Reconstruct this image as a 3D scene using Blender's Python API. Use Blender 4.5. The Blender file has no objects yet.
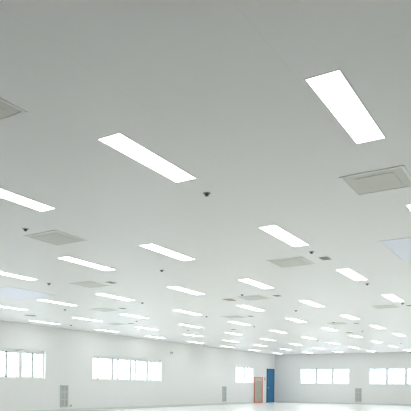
import bpy, bmesh, math, random
from mathutils import Matrix, Vector

C = bpy.context.scene.collection
scene = bpy.context.scene
random.seed(4)

# ------------------------------------------------------------------ camera
EYE = 1.025                     # camera height above the floor
CEIL = EYE + 2.18               # ceiling height
F_PX, YAW, ROLL, CX, CY = 571.342, 0.548385, -0.010033, 205.5, 386.43
cam = bpy.data.cameras.new('camera')
cam.sensor_width = 36.0
cam.lens = 36.0 * F_PX / 411.0
cam.shift_y = (CY - 205.5) / 411.0
cam.clip_end = 500
cam_o = bpy.data.objects.new('camera', cam)
C.objects.link(cam_o)
s_, c_ = math.sin(YAW), math.cos(YAW)
right0, fwd, up0 = Vector((s_, -c_, 0)), Vector((c_, s_, 0)), Vector((0, 0, 1))
cr, sr = math.cos(ROLL), math.sin(ROLL)
right = right0 * cr - up0 * sr
up = right0 * sr + up0 * cr
m = Matrix((right, up, -fwd)).transposed().to_4x4()
m.translation = (0, 0, EYE)
cam_o.matrix_world = m
scene.camera = cam_o

# ------------------------------------------------------------------ light
LAMP_STRENGTH = 7.5
SKY_STRENGTH = 6.0
world = bpy.data.worlds.new('sky')
scene.world = world
world.use_nodes = True
bg = world.node_tree.nodes['Background']
bg.inputs['Color'].default_value = (0.82, 0.855, 1.0, 1)
bg.inputs['Strength'].default_value = SKY_STRENGTH
scene.view_settings.view_transform = 'Standard'
scene.view_settings.look = 'None'
scene.view_settings.gamma = 1
scene.view_settings.use_curve_mapping = False
scene.view_settings.exposure = 0.20
scene.cycles.max_bounces = 14
scene.cycles.diffuse_bounces = 10
scene.cycles.glossy_bounces = 5
scene.cycles.transparent_max_bounces = 12
scene.cycles.sample_clamp_indirect = 6
scene.cycles.use_denoising = True
scene.cycles.filter_width = 1.15

# ------------------------------------------------------------------ materials
def mat(name, col, rough=0.5, spec=0.5, metal=0.0):
    ma = bpy.data.materials.new(name)
    ma.use_nodes = True
    b = ma.node_tree.nodes['Principled BSDF']
    b.inputs['Base Color'].default_value = (*col, 1)
    b.inputs['Roughness'].default_value = rough
    b.inputs['Specular IOR Level'].default_value = spec
    b.inputs['Metallic'].default_value = metal
    return ma

def N(ma, kind, **kw):
    n = ma.node_tree.nodes.new(kind)
    for k, v in kw.items():
        setattr(n, k, v)
    return n

def math_node(ma, op, a, b=None):
    n = N(ma, 'ShaderNodeMath', operation=op)
    for i, x in enumerate((a, b)):
        if x is None:
            continue
        if isinstance(x, (int, float)):
            n.inputs[i].default_value = x
        else:
            ma.node_tree.links.new(x, n.inputs[i])
    return n.outputs[0]

def seam_mat(name, col, seam_col, lines, rough, spec=0.5, width=0.004, noise=0.012):
    """Painted metal panels: joints where (axis coordinate - offset) is a multiple of the period."""
    ma = mat(name, col, rough, spec)
    L = ma.node_tree.links
    b = ma.node_tree.nodes['Principled BSDF']
    tc = N(ma, 'ShaderNodeTexCoord')
    sep = N(ma, 'ShaderNodeSeparateXYZ')
    L.new(tc.outputs['Object'], sep.inputs[0])
    total = None
    for axis, off, per in lines:
        x = math_node(ma, 'SUBTRACT', sep.outputs[axis], off)
        x = math_node(ma, 'PINGPONG', x, per / 2)
        x = math_node(ma, 'LESS_THAN', x, width)
        total = x if total is None else math_node(ma, 'MAXIMUM', total, x)
    no = N(ma, 'ShaderNodeTexNoise')
    no.inputs['Scale'].default_value = 0.7
    no.inputs['Detail'].default_value = 3
    L.new(tc.outputs['Object'], no.inputs['Vector'])
    hsv = N(ma, 'ShaderNodeHueSaturation')
    hsv.inputs['Color'].default_value = (*col, 1)
    v = math_node(ma, 'MULTIPLY_ADD', no.outputs['Fac'], noise * 2)
    v.node.inputs[2].default_value = 1 - noise
    L.new(v, hsv.inputs['Value'])
    mx = N(ma, 'ShaderNodeMix', data_type='RGBA')
    L.new(total, mx.inputs[0])
    L.new(hsv.outputs[0], mx.inputs[6])
    mx.inputs[7].default_value = (*seam_col, 1)
    L.new(mx.outputs[2], b.inputs['Base Color'])
    bump = N(ma, 'ShaderNodeBump')
    bump.inputs['Strength'].default_value = 0.05
    bump.inputs['Distance'].default_value = 0.002
    L.new(total, bump.inputs['Height'])
    L.new(bump.outputs[0], b.inputs['Normal'])
    return ma

M_ceil = seam_mat('ceiling_panels', (0.88, 0.88, 0.875), (0.845, 0.845, 0.84),
                  [('Y', 2.76, 1.19), ('X', 3.62, 3.26)], 0.38, 1.0, 0.003)
M_wall = seam_mat('wall_panels', (0.76, 0.76, 0.755), (0.72, 0.72, 0.715),
                  [('X', 0.42, 1.2), ('Y', 0.47, 1.2)], 0.38, 0.5, 0.004)
M_floor = seam_mat('floor_epoxy', (0.88, 0.885, 0.885), (0.88, 0.885, 0.885),
                   [('X', 0, 50)], 0.22, 0.5, 0.0, 0.02)
M_base = mat('skirting', (0.62, 0.66, 0.64), 0.4)
M_ground = seam_mat('concrete', (0.5, 0.5, 0.48), (0.42, 0.42, 0.41), [('X', 0, 4), ('Y', 0, 4)], 0.8, 0.3, 0.01, 0.05)
M_white = mat('white_enamel', (0.84, 0.86, 0.84), 0.35)
M_alu = mat('window_aluminium', (0.72, 0.74, 0.75), 0.4)
M_dark = mat('dark_metal', (0.035, 0.037, 0.03), 0.4)
M_grey = mat('grey_metal', (0.30, 0.31, 0.30), 0.45)
M_blue = mat('blue_paint', (0.012, 0.16, 0.36), 0.4)
M_blue2 = mat('blue_frame_paint', (0.008, 0.085, 0.20), 0.4)
M_red = mat('salmon_red_paint', (0.70, 0.20, 0.16), 0.45)
M_olive = mat('olive_grey_panel', (0.40, 0.38, 0.30), 0.5)
M_plate = mat('pale_beige_plate', (0.54, 0.46, 0.37), 0.5)
M_steel = mat('steel', (0.6, 0.6, 0.6), 0.3, 0.5, 1.0)
M_tan = mat('tan_plastic', (0.52, 0.47, 0.38), 0.5)
M_lav = mat('lavender_white_panel', (0.84, 0.87, 0.98), 0.32, 0.8)

def perforated(name, col, hole, scale):
    """Sheet metal pierced by a regular pattern of round holes."""
    ma = mat(name, col, 0.32)
    L = ma.node_tree.links
    tc = N(ma, 'ShaderNodeTexCoord')
    vo = N(ma, 'ShaderNodeTexVoronoi')
    vo.inputs['Scale'].default_value = scale
    vo.inputs['Randomness'].default_value = 0
    L.new(tc.outputs['Object'], vo.inputs['Vector'])
    f = math_node(ma, 'LESS_THAN', vo.outputs['Distance'], 0.30)
    mx = N(ma, 'ShaderNodeMix', data_type='RGBA')
    mx.inputs[6].default_value = (*col, 1)
    mx.inputs[7].default_value = (*hole, 1)
    L.new(f, mx.inputs[0])
    L.new(mx.outputs[2], ma.node_tree.nodes['Principled BSDF'].inputs['Base Color'])
    return ma
M_perf = perforated('perforated_sheet', (0.66, 0.665, 0.61), (0.53, 0.535, 0.49), 60)
M_perf2 = perforated('perforated_core', (0.62, 0.625, 0.565), (0.50, 0.505, 0.455), 60)

def emit(name, col, strength):
    ma = bpy.data.materials.new(name)
    ma.use_nodes = True
    b = ma.node_tree.nodes['Principled BSDF']
    b.inputs['Base Color'].default_value = (0.8, 0.8, 0.8, 1)
    b.inputs['Emission Color'].default_value = (*col, 1)
    b.inputs['Emission Strength'].default_value = strength
    return ma
M_lamp = emit('lit_diffuser', (0.965, 1.0, 0.925), LAMP_STRENGTH)

def glass_mat():
    ma = bpy.data.materials.new('window_glass')
    ma.use_nodes = True
    nt = ma.node_tree
    nt.nodes.clear()
    out = nt.nodes.new('ShaderNodeOutputMaterial')
    mix = nt.nodes.new('ShaderNodeMixShader')
    tr = nt.nodes.new('ShaderNodeBsdfTransparent')
    gl = nt.nodes.new('ShaderNodeBsdfGlossy')
    tr.inputs['Color'].default_value = (0.94, 0.97, 0.96, 1)
    gl.inputs['Roughness'].default_value = 0.02
    mix.inputs[0].default_value = 0.06
    nt.links.new(tr.outputs[0], mix.inputs[1])
    nt.links.new(gl.outputs[0], mix.inputs[2])
    nt.links.new(mix.outputs[0], out.inputs[0])
    return ma
M_glass = glass_mat()

# ------------------------------------------------------------------ helpers
def add_box(bm, x0, x1, y0, y1, z0, z1, bevel=0.0):
    vs = [bm.verts.new(p) for p in ((x0, y0, z0), (x1, y0, z0), (x1, y1, z0), (x0, y1, z0),
                                    (x0, y0, z1), (x1, y0, z1), (x1, y1, z1), (x0, y1, z1))]
    fs = [bm.faces.new([vs[i] for i in f]) for f in
          ((3, 2, 1, 0), (4, 5, 6, 7), (0, 1, 5, 4), (1, 2, 6, 5), (2, 3, 7, 6), (3, 0, 4, 7))]
    if bevel:
        es = list({e for f in fs for e in f.edges})
        bmesh.ops.bevel(bm, geom=es, offset=bevel, segments=2, affect='EDGES', profile=0.5)

def add_ring(bm, x0, x1, y0, y1, z0, z1, w):
    """A rectangular picture-frame ring in the xy plane with mitred corners."""
    o = [(x0, y0), (x1, y0), (x1, y1), (x0, y1)]
    i = [(x0 + w, y0 + w), (x1 - w, y0 + w), (x1 - w, y1 - w), (x0 + w, y1 - w)]
    V = {}
    for nm, pts in (('o', o), ('i', i)):
        for k, (x, y) in enumerate(pts):
            for zz, z in (('b', z0), ('t', z1)):
                V[nm, k, zz] = bm.verts.new((x, y, z))
    for k in range(4):
        n = (k + 1) % 4
        bm.faces.new([V['o', k, 'b'], V['o', n, 'b'], V['o', n, 't'], V['o', k, 't']])
        bm.faces.new([V['i', n, 'b'], V['i', k, 'b'], V['i', k, 't'], V['i', n, 't']])
        bm.faces.new([V['o', n, 'b'], V['o', k, 'b'], V['i', k, 'b'], V['i', n, 'b']])
        bm.faces.new([V['o', k, 't'], V['o', n, 't'], V['i', n, 't'], V['i', k, 't']])

def add_lathe(bm, prof, seg=20, x=0, y=0):
    rings = []
    for r, z in prof:
        rings.append([bm.verts.new((x + r * math.cos(2 * math.pi * k / seg),
                                    y + r * math.sin(2 * math.pi * k / seg), z)) for k in range(seg)])
    for a, b in zip(rings, rings[1:]):
        for k in range(seg):
            n = (k + 1) % seg
            bm.faces.new([a[k], a[n], b[n], b[k]])
    bm.faces.new(rings[0][::-1])
    bm.faces.new(rings[-1])

def obj(name, bm, material, parent=None):
    bmesh.ops.recalc_face_normals(bm, faces=bm.faces)
    me = bpy.data.meshes.new(name)
    bm.to_mesh(me)
    bm.free()
    me.materials.append(material)
    o = bpy.data.objects.new(name, me)
    C.objects.link(o)
    if parent:
        o.parent = parent
    return o

def box_obj(name, dims, material, parent=None, bevel=0.0):
    bm = bmesh.new()
    add_box(bm, *dims, bevel)
    return obj(name, bm, material, parent)

def tag(o, label, cat, group=None):
    o['label'] = label
    o['category'] = cat
    if group:
        o['group'] = group
    return o

def thing(name, label, cat, loc=(0, 0, 0), rz=0.0, group=None):
    o = bpy.data.objects.new(name, None)
    o.empty_display_size = 0.1
    C.objects.link(o)
    o.location = loc
    o.rotation_euler = (0, 0, rz)
    return tag(o, label, cat, group)

def struct(o, label=None):
    o['kind'] = 'structure'
    if label:
        o['label'] = label
    return o

def dup(root, loc, label, group):
    r = root.copy()
    C.objects.link(r)
    r.location = loc
    tag(r, label, root['category'], group)
    for ch in list(root.children):
        c = ch.copy()
        C.objects.link(c)
        c.parent = r
        for g in list(ch.children):
            d = g.copy()
            C.objects.link(d)
            d.parent = c
    return r

ORD = ['', 'first', 'second', 'third', 'fourth', 'fifth', 'sixth', 'seventh', 'eighth', 'ninth', 'tenth']

# ------------------------------------------------------------------ room shell
LW, EW, RW, BW = 16.135, 35.40, -7.6, -4.2     # left wall, end wall, right wall, rear wall
T = 0.22                                       # wall thickness
WZ0, WZ1 = 1.245, 2.267                        # sill and head of every window
struct(box_obj('floor', (BW - T, EW + T, RW - T, LW + T, -0.2, 0), M_floor), 'glossy white epoxy floor')
struct(box_obj('ceiling', (BW - T, EW + T, RW - T, LW + T, CEIL, CEIL + 0.15), M_ceil), 'white panel ceiling')
struct(box_obj('ground', (-60, 120, -80, 100, -0.5, -0.25), M_ground))

def wall_strip(bm, a0, a1, holes, fixed0, fixed1, axis):
    """One wall running along an axis, left open between WZ0 and WZ1 over each hole."""
    def bx(p, q, z0, z1):
        if axis == 'X':
            add_box(bm, p, q, fixed0, fixed1, z0, z1)
        else:
            add_box(bm, fixed0, fixed1, p, q, z0, z1)
    bx(a0, a1, 0, WZ0)
    bx(a0, a1, WZ1, CEIL)
    edge = a0
    for h0, h1 in holes:
        bx(edge, h0, WZ0, WZ1)
        edge = h1
    bx(edge, a1, WZ0, WZ1)

left_windows = [(10.20, 15.00), (17.54, 22.34), (29.88, 32.19)]
end_windows = [(6.45, 9.79), (11.05, 14.33)]
bm = bmesh.new()
wall_strip(bm, BW - T, EW + T, left_windows, LW, LW + T, 'X')
struct(obj('wall_left', bm, M_wall), 'white panel wall on the left')
bm = bmesh.new()
wall_strip(bm, RW, LW, end_windows, EW, EW + T, 'Y')
struct(obj('wall_end', bm, M_wall), 'white panel wall at the far end')
struct(box_obj('wall_right', (BW - T, EW + T, RW - T, RW, 0, CEIL), M_wall))
struct(box_obj('wall_rear', (BW - T, BW, RW, LW, 0, CEIL), M_wall))

# skirting: a low cove strip with a sloped top
def skirting(name, pts):
    bm = bmesh.new()
    prof = [(0, 0), (0.03, 0), (0.03, 0.07), (0.012, 0.10), (0, 0.10)]
    rings = []
    for (x, y), (nx, ny) in pts:
        rings.append([bm.verts.new((x + nx * d, y + ny * d, z)) for d, z in prof])
    for a, b in zip(rings, rings[1:]):
        for k in range(5):
            n = (k + 1) % 5
            bm.faces.new([a[k], a[n], b[n], b[k]])
    bm.faces.new(rings[0])
    bm.faces.new(rings[-1][::-1])
    return struct(obj(name, bm, M_base))
skirting('baseboard_left', [((BW, LW), (0, -1)), ((32.20, LW), (0, -1))])
skirting('baseboard_end', [((EW, RW), (-1, 0)), ((EW, LW), (-1, 0))])

# windows: frame round the opening, heavy mullions, thin sash bars further out, one pane per light
def window(name, axis, a0, a1, mullions, label, sash=0.5, bar=0.045, head=0.035):
    """Built along local x, depth along local y (0 = room face, T = outside), then turned onto its wall."""
    root = bpy.data.objects.new(name, None)
    C.objects.link(root)
    w = a1 - a0
    h = WZ1 - WZ0
    fr = 0.035
    bm = bmesh.new()
    add_box(bm, 0, w, 0.10, T - 0.01, 0, fr)
    add_box(bm, 0, w, 0.10, T - 0.01, h - head, h)
    add_box(bm, 0, fr, 0.10, T - 0.01, fr, h - head)
    add_box(bm, w - fr, w, 0.10, T - 0.01, fr, h - head)
    obj('frame', bm, M_white, root)
    bounds = [0] + [mm - a0 for mm in mullions] + [w]
    for x in bounds[1:-1]:
        box_obj('mullion', (x - 0.065, x + 0.065, 0.03, T - 0.02, fr, h - head), M_alu, root)
    for p, q in zip(bounds, bounds[1:]):
        lo = p + (0.065 if p else fr)
        hi = q - (0.065 if q < w else fr)
        mid = lo + sash * (hi - lo)
        box_obj('pane', (lo, hi, 0.150, 0.156, fr, h - head), M_glass, root)
        bm = bmesh.new()
        add_box(bm, mid - bar, mid + bar, 0.160, 0.205, fr, h - head)
        add_box(bm, lo, hi, 0.160, 0.195, fr, fr + 0.03)
        add_box(bm, lo, hi, 0.160, 0.195, h - head - 0.03, h - head)
        obj('sash', bm, M_white, root)
    box_obj('sill', (0.0, w, 0.0, 0.098, 0, 0.012), M_white, root)
    if axis == 'X':
        root.location = (a0, LW, WZ0)
    else:
        root.location = (EW, a1, WZ0)
        root.rotation_euler = (0, 0, -math.pi / 2)
    return struct(root, label)
window('window_1', 'X', 10.20, 15.00, [11.47, 12.67, 13.87], 'window strip nearest the camera in the left wall', 0.58, 0.04, 0.08)
window('window_2', 'X', 17.54, 22.34, [18.81, 20.04, 21.26], 'four-light window strip in the middle of the left wall', 0.40, 0.04, 0.08)
window('window_3', 'X', 29.88, 32.19, [31.03], 'two-light window beside the salmon-framed cabinet')
def flip(a0, a1, ms):        # mullions measured from the left end of an end-wall window
    return [a0 + (a1 - mm) for mm in ms]
window('window_4', 'Y', 11.05, 14.33, flip(11.05, 14.33, [13.22, 12.13]), 'three-light window nearest the corner in the end wall', 0.25, 0.018)
window('window_5', 'Y', 6.45, 9.79, flip(6.45, 9.79, [8.71, 7.60]), 'window strip at the right edge of the end wall', 0.25, 0.018)

# blue door at the corner
def door():
    x0, x1, z1 = 34.10, 35.22, 2.235
    root = bpy.data.objects.new('door_1', None)
    C.objects.link(root)
    root.location = (x0, LW, 0)
    w = x1 - x0
    bm = bmesh.new()
    add_box(bm, 0, 0.06, -0.05, 0, 0, z1)
    add_box(bm, w - 0.06, w, -0.05, 0, 0, z1)
    add_box(bm, 0.06, w - 0.06, -0.05, 0, z1 - 0.06, z1)
    obj('door_frame', bm, M_blue2, root)
    leaf = box_obj('door_leaf', (0.063, w - 0.063, -0.04, 0, 0.01, z1 - 0.063), M_blue, root, 0.003)
    bm = bmesh.new()
    add_box(bm, 0.12, w - 0.12, -0.052, -0.04, 1.075, 1.11, 0.003)
    obj('push_bar', bm, M_blue2, leaf)
    bm = bmesh.new()
    add_box(bm, 0.10, 0.15, -0.05, -0.04, 0.92, 1.06, 0.003)
    add_box(bm, 0.115, 0.25, -0.085, -0.07, 1.0, 1.02, 0.004)
    add_box(bm, 0.115, 0.135, -0.085, -0.045, 1.0, 1.02)
    obj('door_handle', bm, M_steel, leaf)
    return struct(root, 'tall blue door in the far corner')
door()

# ------------------------------------------------------------------ salmon-framed grey cabinet against the left wall
def cabinet():
    x0, x1, h, d = 32.24, 33.40, 1.655, 0.07
    w = x1 - x0
    t = thing('wall_cabinet', 'olive grey cabinet in a salmon red frame, left of the blue door', 'cabinet', (x0, LW, 0))
    box_obj('body', (0.02, w - 0.02, -d + 0.03, 0, 0, h - 0.02), M_olive, t)
    bm = bmesh.new()
    f = 0.08
    add_box(bm, 0, f, -d, -d + 0.028, 0.0, h)
    add_box(bm, w - f, w, -d, -d + 0.028, 0.0, h)
    add_box(bm, f, w - f, -d, -d + 0.028, 0.0, 0.10)
    add_box(bm, f, w - f, -d, -d + 0.028, h - 0.05, h)
    obj('frame', bm, M_red, t)['label'] = 'salmon red frame'
    box_obj('header_panel', (f + 0.004, w - f - 0.004, -d + 0.004, -d + 0.028, h - 0.26, h - 0.055), M_plate, t)['label'] = 'pale beige upper panel'
    dr = box_obj('cabinet_door', (f + 0.004, w - f - 0.004, -d + 0.006, -d + 0.028, 0.105, h - 0.27), M_olive, t, 0.003)
    bm = bmesh.new()
    add_box(bm, w - f - 0.10, w - f - 0.06, -d - 0.02, -d + 0.006, 0.75, 0.93, 0.004)
    obj('handle', bm, M_steel, dr)
cabinet()

# small things fixed to the left wall
def wall_box(name, label, cat, x, z, w, h, d, body_m, face_m, face):
    t = thing(name, label, cat, (x, LW, z))
    box_obj('body', (-w / 2, w / 2, -d, 0, -h / 2, h / 2), body_m, t, 0.006)
    bm = bmesh.new()
    add_box(bm, -w * 0.3, w * 0.3, -d - 0.006, -d, -h * 0.28, h * 0.28, 0.002)
    obj(face, bm, face_m, t)
wall_box('call_point', 'small pale red box on the wall between cabinet and blue door', 'alarm button', 33.85, 1.56, 0.15, 0.18, 0.05, mat('faded_red', (0.80, 0.42, 0.40), 0.5), M_white, 'cover')
wall_box('wall_sensor', 'small grey box high on the left wall past the middle window', 'sensor', 23.15, 2.67, 0.17, 0.10, 0.05, mat('sensor_grey', (0.5, 0.52, 0.51), 0.5), M_grey, 'lens')
wall_box('wall_socket', 'small grey socket beside the bottom of the near wall grille', 'socket', 16.30, 0.22, 0.09, 0.09, 0.03, mat('socket_grey', (0.55, 0.57, 0.56), 0.5), M_grey, 'cover')

# low return-air grilles on the walls
M_slat = mat('grille_slat', (0.56, 0.59, 0.57), 0.45)
M_slot = mat('grille_core', (0.38, 0.40, 0.39), 0.6)
def wall_grille(label, loc, rz, w, h):
    t = thing('wall_grille', label, 'air grille', loc, rz, 'low wall grilles')
    box_obj('core', (0.02, w - 0.02, -0.012, 0, 0.02, h - 0.02), M_slot, t)
    bm = bmesh.new()
    add_box(bm, 0, 0.03, -0.03, 0, 0, h)
    add_box(bm, w - 0.03, w, -0.03, 0, 0, h)
    for z in (0, h * 0.33, h * 0.67, h - 0.03):
        add_box(bm, 0.03, w - 0.03, -0.03, 0, z, z + 0.03)
    add_box(bm, w / 2 - 0.012, w / 2 + 0.012, -0.03, 0, 0.03, h - 0.03)
    obj('frame', bm, M_slat, t)
    bm = bmesh.new()
    n = int(h / 0.04)
    for k in range(1, n):
        z = k * h / n
        add_box(bm, 0.03, w - 0.03, -0.024, -0.010, z - 0.009, z + 0.009)
    obj('louvre', bm, M_slat, t)
wall_grille('tall grey air grille low on the left wall between two window strips', (15.76, LW, 0.165), 0, 0.40, 0.86)
wall_grille('small grey air grille low on the left wall near the far corner', (28.27, LW, 0.165), 0, 0.42, 0.88)
wall_grille('grey air grille low on the end wall between the two windows', (EW, 10.65, 0.165), -math.pi / 2, 0.42, 0.86)

# ------------------------------------------------------------------ ceiling lights
US = [4.427, 7.651, 10.882, 14.14, 17.385, 20.629, 23.944, 27.221, 30.504, 33.881]
VS = [1.401, 3.347, 5.404, 7.183, 9.266, 11.259, 13.232, 15.238]
SEEN = {0: [0, 1], 1: [0, 1, 2, 3], 2: [0, 1, 2, 3, 4, 5, 6], 3: [1, 2, 3, 4, 5, 6, 7, 8, 9],
        4: [1, 2, 3, 4, 5, 6, 7, 8, 9], 5: [2, 3, 4, 5, 6, 7, 8, 9], 6: [2, 3, 4, 5, 6, 7, 8, 9],
        7: [3, 4, 5, 6, 7, 8, 9]}
LL, LWD = 1.23, 0.243
def make_light():
    t = thing('ceiling_light', '', 'ceiling light')
    bm = bmesh.new()
    f = 0.012
    add_ring(bm, -LL / 2 - f, LL / 2 + f, -LWD / 2 - f, LWD / 2 + f, -0.002, 0.0, f)
    obj('frame', bm, M_white, t)
    bm = bmesh.new()
    add_box(bm, -LL / 2, LL / 2, -LWD / 2, LWD / 2, -0.001, 0.0)
    obj('diffuser', bm, M_lamp, t)
    return t
ROWNAME = {7: 'row nearest the left wall', 6: 'second row out from the left wall', 5: 'third row out from the left wall',
           4: 'fourth row out from the left wall', 3: 'fifth row out from the left wall', 2: 'sixth row out from the left wall',
           1: 'seventh row out from the left wall', 0: 'row furthest right from the left wall'}
proto = None
for j in sorted(SEEN):
    ks = SEEN[j]
    for n, i in enumerate(ks, 1):
        if (i, j) == (0, 0):
            lab = 'largest and nearest lit ceiling panel, at the upper right of the photo'
        elif (i, j) == (1, 0):
            lab = 'lit ceiling panel cut by the right edge of the photo below the pale-framed grille'
        elif (i, j) == (0, 1):
            lab = 'big lit ceiling panel at upper left, ending close above a dark sprinkler'
        elif (i, j) == (0, 2):
            lab = 'long lit ceiling panel cut by the left edge above the grey square grille'
        else:
            lab = 'lit ceiling panel, %s from the camera in the %s' % (ORD[n] if n < len(ks) else 'furthest', ROWNAME[j])
        loc = (US[i], VS[j], CEIL)
        if proto is None:
            proto = make_light()
            proto.location = loc
            tag(proto, lab, 'ceiling light', 'lit ceiling light panels')
        else:
            dup(proto, loc, lab, 'lit ceiling light panels')

# unseen lamps added in rows past the frame to raise the light level
for j, y in ((-1, -0.55), (-2, -2.5), (0, VS[0]), (1, VS[1])):
    for i in range(0, 10):
        if j in SEEN and i in SEEN[j] or j < 0 and i < 1:
            continue
        dup(proto, (US[i], y, CEIL), 'unseen ceiling light panel added beyond the right edge of the photo', 'added ceiling lights outside the frame')
for j in range(3, 8):
    for i in (1, 2):
        if i in SEEN[j]:
            continue
        dup(proto, (US[i], VS[j], CEIL), 'unseen ceiling light panel added beyond the left edge of the photo', 'added ceiling lights outside the frame')

# ------------------------------------------------------------------ square ceiling grilles
def make_grille():
    t = thing('ceiling_grille', '', 'ceiling grille')
    h = 0.325
    bm = bmesh.new()
    add_ring(bm, -h, h, -h, h, -0.007, 0.0, 0.03)
    obj('frame', bm, M_white, t)['label'] = 'pale raised frame'
    box_obj('perforated_panel', (-h + 0.03, h - 0.03, -h + 0.03, h - 0.03, -0.003, 0.0), M_perf, t)
    box_obj('deflector_plate', (-0.2, 0.2, -0.2, 0.2, -0.006, -0.003), M_perf2, t)
    return t
GR = [((6.08, 1.60), 'pale-framed square ceiling grille at the right, below the largest light panel'),
      ((2.82, 3.935), 'square ceiling grille cut by the left edge of the photo, nearest the camera'),
      ((6.07, 6.33), 'flat grey square ceiling grille below the long light panel cut by left edge'),
      ((9.27, 3.94), 'square ceiling grille beside the olive vent at centre right of the ceiling'),
      ((9.25, 8.58), 'square ceiling grille at left with a dark diamond vent touching its right side'),
      ((12.52, 6.30), 'square ceiling grille just right of the tan ceiling box near the centre'),
      ((12.50, 11.05), 'faint square ceiling grille at left, second along from the left edge light panels'),
      ((15.52, 3.88), 'square ceiling grille at the right, just above the far lights on that side'),
      ((15.66, 8.55), 'faint square ceiling grille in the centre with a dark vent at its right'),
      ((15.62, 13.25), 'faint square ceiling grille furthest left, close to the left wall'),
      ((18.85, 6.30), 'square ceiling grille left of the tan ceiling box among the far lights'),
      ((22.05, 3.90), 'tiny far square ceiling grille at the right, furthest from the camera')]
gp = None
for (x, y), lab in GR:
    if gp is None:
        gp = make_grille()
        gp.location = (x, y, CEIL)
        tag(gp, lab, 'ceiling grille', 'square ceiling grilles')
    else:
        dup(gp, (x, y, CEIL), lab, 'square ceiling grilles')

# large lavender-white supply panels
def make_supply():
    t = thing('supply_panel', '', 'ceiling panel')
    h = 0.695
    bm = bmesh.new()
    add_ring(bm, -h, h, -h, h, -0.006, 0.0, 0.025)
    obj('frame', bm, M_lav, t)
    box_obj('diffuser_sheet', (-h + 0.025, h - 0.025, -h + 0.025, h - 0.025, -0.004, 0.0), M_lav, t)
    return t
sp = make_supply()
sp.location = (9.25, 1.545, CEIL)
tag(sp, 'large lavender-white ceiling panel at the right edge below the pale-framed grille', 'ceiling panel', 'lavender supply panels')
dup(sp, (9.25, 11.075, CEIL), 'large lavender-white ceiling panel at the left edge between light panels', 'lavender supply panels')

# small dark vents, each next to a square grille
def make_vent():
    t = thing('ceiling_vent', '', 'ceiling vent')
    bm = bmesh.new()
    add_ring(bm, -0.105, 0.105, -0.075, 0.075, -0.005, 0.0, 0.02)
    obj('frame', bm, M_ventframe, t)
    box_obj('duct_opening', (-0.085, 0.085, -0.055, 0.055, -0.002, 0.0), M_dark, t)
    bm = bmesh.new()
    for k in range(4):
        y = -0.042 + k * 0.028
        add_box(bm, -0.085, 0.085, y - 0.007, y + 0.007, -0.005, -0.002)
    obj('blade', bm, M_ventframe, t)
    return t
M_ventframe = mat('vent_olive_grey', (0.36, 0.36, 0.31), 0.5)
VE = [((9.27, 3.32), 'olive dark slotted vent between a sprinkler and the light panel at right of centre'),
      ((9.27, 8.03), 'dark slotted vent at left touching the right corner of a square grille'),
      ((12.54, 10.43), 'small dark slotted vent below the one touching the left square grille'),
      ((12.50, 5.66), 'dark slotted vent right of the centre grille beside the tan box'),
      ((15.74, 8.02), 'dark slotted vent at the right of the faint centre grille'),
      ((19.08, 5.72), 'tiny dark slotted vent right of the far grille near the tan box'),
      ((15.60, 3.27), 'dark slotted vent at the right edge beyond the right-hand grille'),
      ((15.72, 12.68), 'tiny dark slotted vent beside the faint grille close to the left wall'),
      ((19.10, 10.45), 'tiny dark slotted vent between two far light rows left of centre')]
vp = None
for (x, y), lab in VE:
    if vp is None:
        vp = make_vent()
        vp.location = (x, y, CEIL)
        tag(vp, lab, 'ceiling vent', 'small dark slotted vents')
    else:
        dup(vp, (x, y, CEIL), lab, 'small dark slotted vents')

# tan boxes on the ceiling
def make_tan():
    t = thing('ceiling_box', '', 'ceiling box')
    box_obj('body', (-0.15, 0.15, -0.10, 0.10, -0.014, 0.0), M_tan, t, 0.004)
    box_obj('cover', (-0.11, 0.11, -0.07, 0.07, -0.018, -0.014), M_plate, t)
    return t
TB = [((12.52, 6.97), 'tan box on the ceiling left of the centre grille'),
      ((12.46, 14.10), 'tan box on the ceiling at the far left above the near wall window'),
      ((22.1, 6.90), 'tan box on the ceiling among the far lights right of centre')]
tp = None
for (x, y), lab in TB:
    if tp is None:
        tp = make_tan()
        tp.location = (x, y, CEIL)
        tag(tp, lab, 'ceiling box', 'tan ceiling boxes')
    else:
        dup(tp, (x, y, CEIL), lab, 'tan ceiling boxes')

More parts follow.
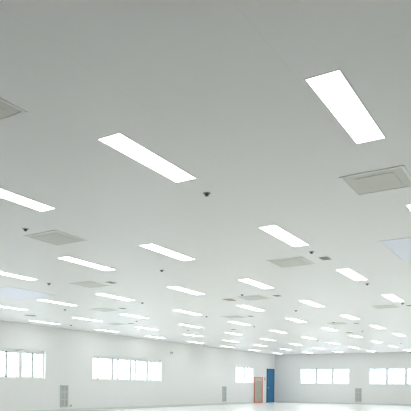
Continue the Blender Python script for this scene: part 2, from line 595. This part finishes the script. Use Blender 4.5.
# sprinkler heads
def make_sprinkler():
    t = thing('sprinkler', '', 'sprinkler')
    bm = bmesh.new()
    add_lathe(bm, [(0.044, 0.0), (0.044, -0.002), (0.034, -0.007), (0.020, -0.009)])
    obj('escutcheon', bm, M_grey, t)
    bm = bmesh.new()
    add_lathe(bm, [(0.024, -0.008), (0.024, -0.013), (0.014, -0.016), (0.010, -0.021), (0.006, -0.024)])
    for sx in (-1, 1):
        add_box(bm, sx * 0.014 - 0.003, sx * 0.014 + 0.003, -0.004, 0.004, -0.026, -0.012)
    obj('body', bm, M_dark, t)
    bm = bmesh.new()
    add_lathe(bm, [(0.022, -0.025), (0.024, -0.027), (0.022, -0.029)])
    obj('deflector', bm, M_dark, t)
    return t
SPR = [((5.50, 3.37), 'largest dark sprinkler head on the ceiling, just right of the big upper-left light panel'),
       ((5.50, 6.34), 'dark sprinkler head at far left just above the flat grey square grille'),
       ((8.72, 9.30), 'dark sprinkler head at left between light panels, above the end of the lavender panel'),
       ((8.74, 6.33), 'sprinkler head below the light panel left of the ceiling centre'),
       ((8.71, 3.35), 'sprinkler head just left of the olive slotted vent'),
       ((11.94, 3.36), 'sprinkler head by the lower right end of the light panel at right of centre'),
       ((15.11, 3.34), 'sprinkler head at the right edge beside the end of a small light panel'),
       ((11.98, 6.33), 'sprinkler head above the grille next to the tan box in the centre'),
       ((11.92, 9.25), 'sprinkler head right of the second dark vent on the left'),
       ((11.95, 12.08), 'sprinkler head at far left below the end of the lavender panel'),
       ((15.14, 14.99), 'tiny sprinkler head at far left closest to the left wall'),
       ((15.20, 12.03), 'tiny sprinkler head left of centre near the faint grille by the left wall'),
       ((15.20, 9.27), 'tiny sprinkler head at the right end of a light panel, centre left'),
       ((15.16, 6.28), 'tiny sprinkler head between two light panels right of the centre'),
       ((18.50, 12.12), 'tiny far sprinkler head between the small light panels above the left wall'),
       ((18.50, 9.27), 'tiny far sprinkler head at the end of a light panel near the ceiling centre'),
       ((18.49, 6.31), 'tiny far sprinkler head above the grille near the far tan box'),
       ((21.76, 6.29), 'tiny far sprinkler head right of the far tan box'),
       ((25.03, 9.27), 'very tiny sprinkler head deep among the far lights at centre right'),
       ((28.30, 6.31), 'very tiny sprinkler head deep among the far lights at the right')]
pp = None
for (x, y), lab in SPR:
    if pp is None:
        pp = make_sprinkler()
        pp.location = (x, y, CEIL)
        tag(pp, lab, 'sprinkler', 'ceiling sprinkler heads')
    else:
        dup(pp, (x, y, CEIL), lab, 'ceiling sprinkler heads')
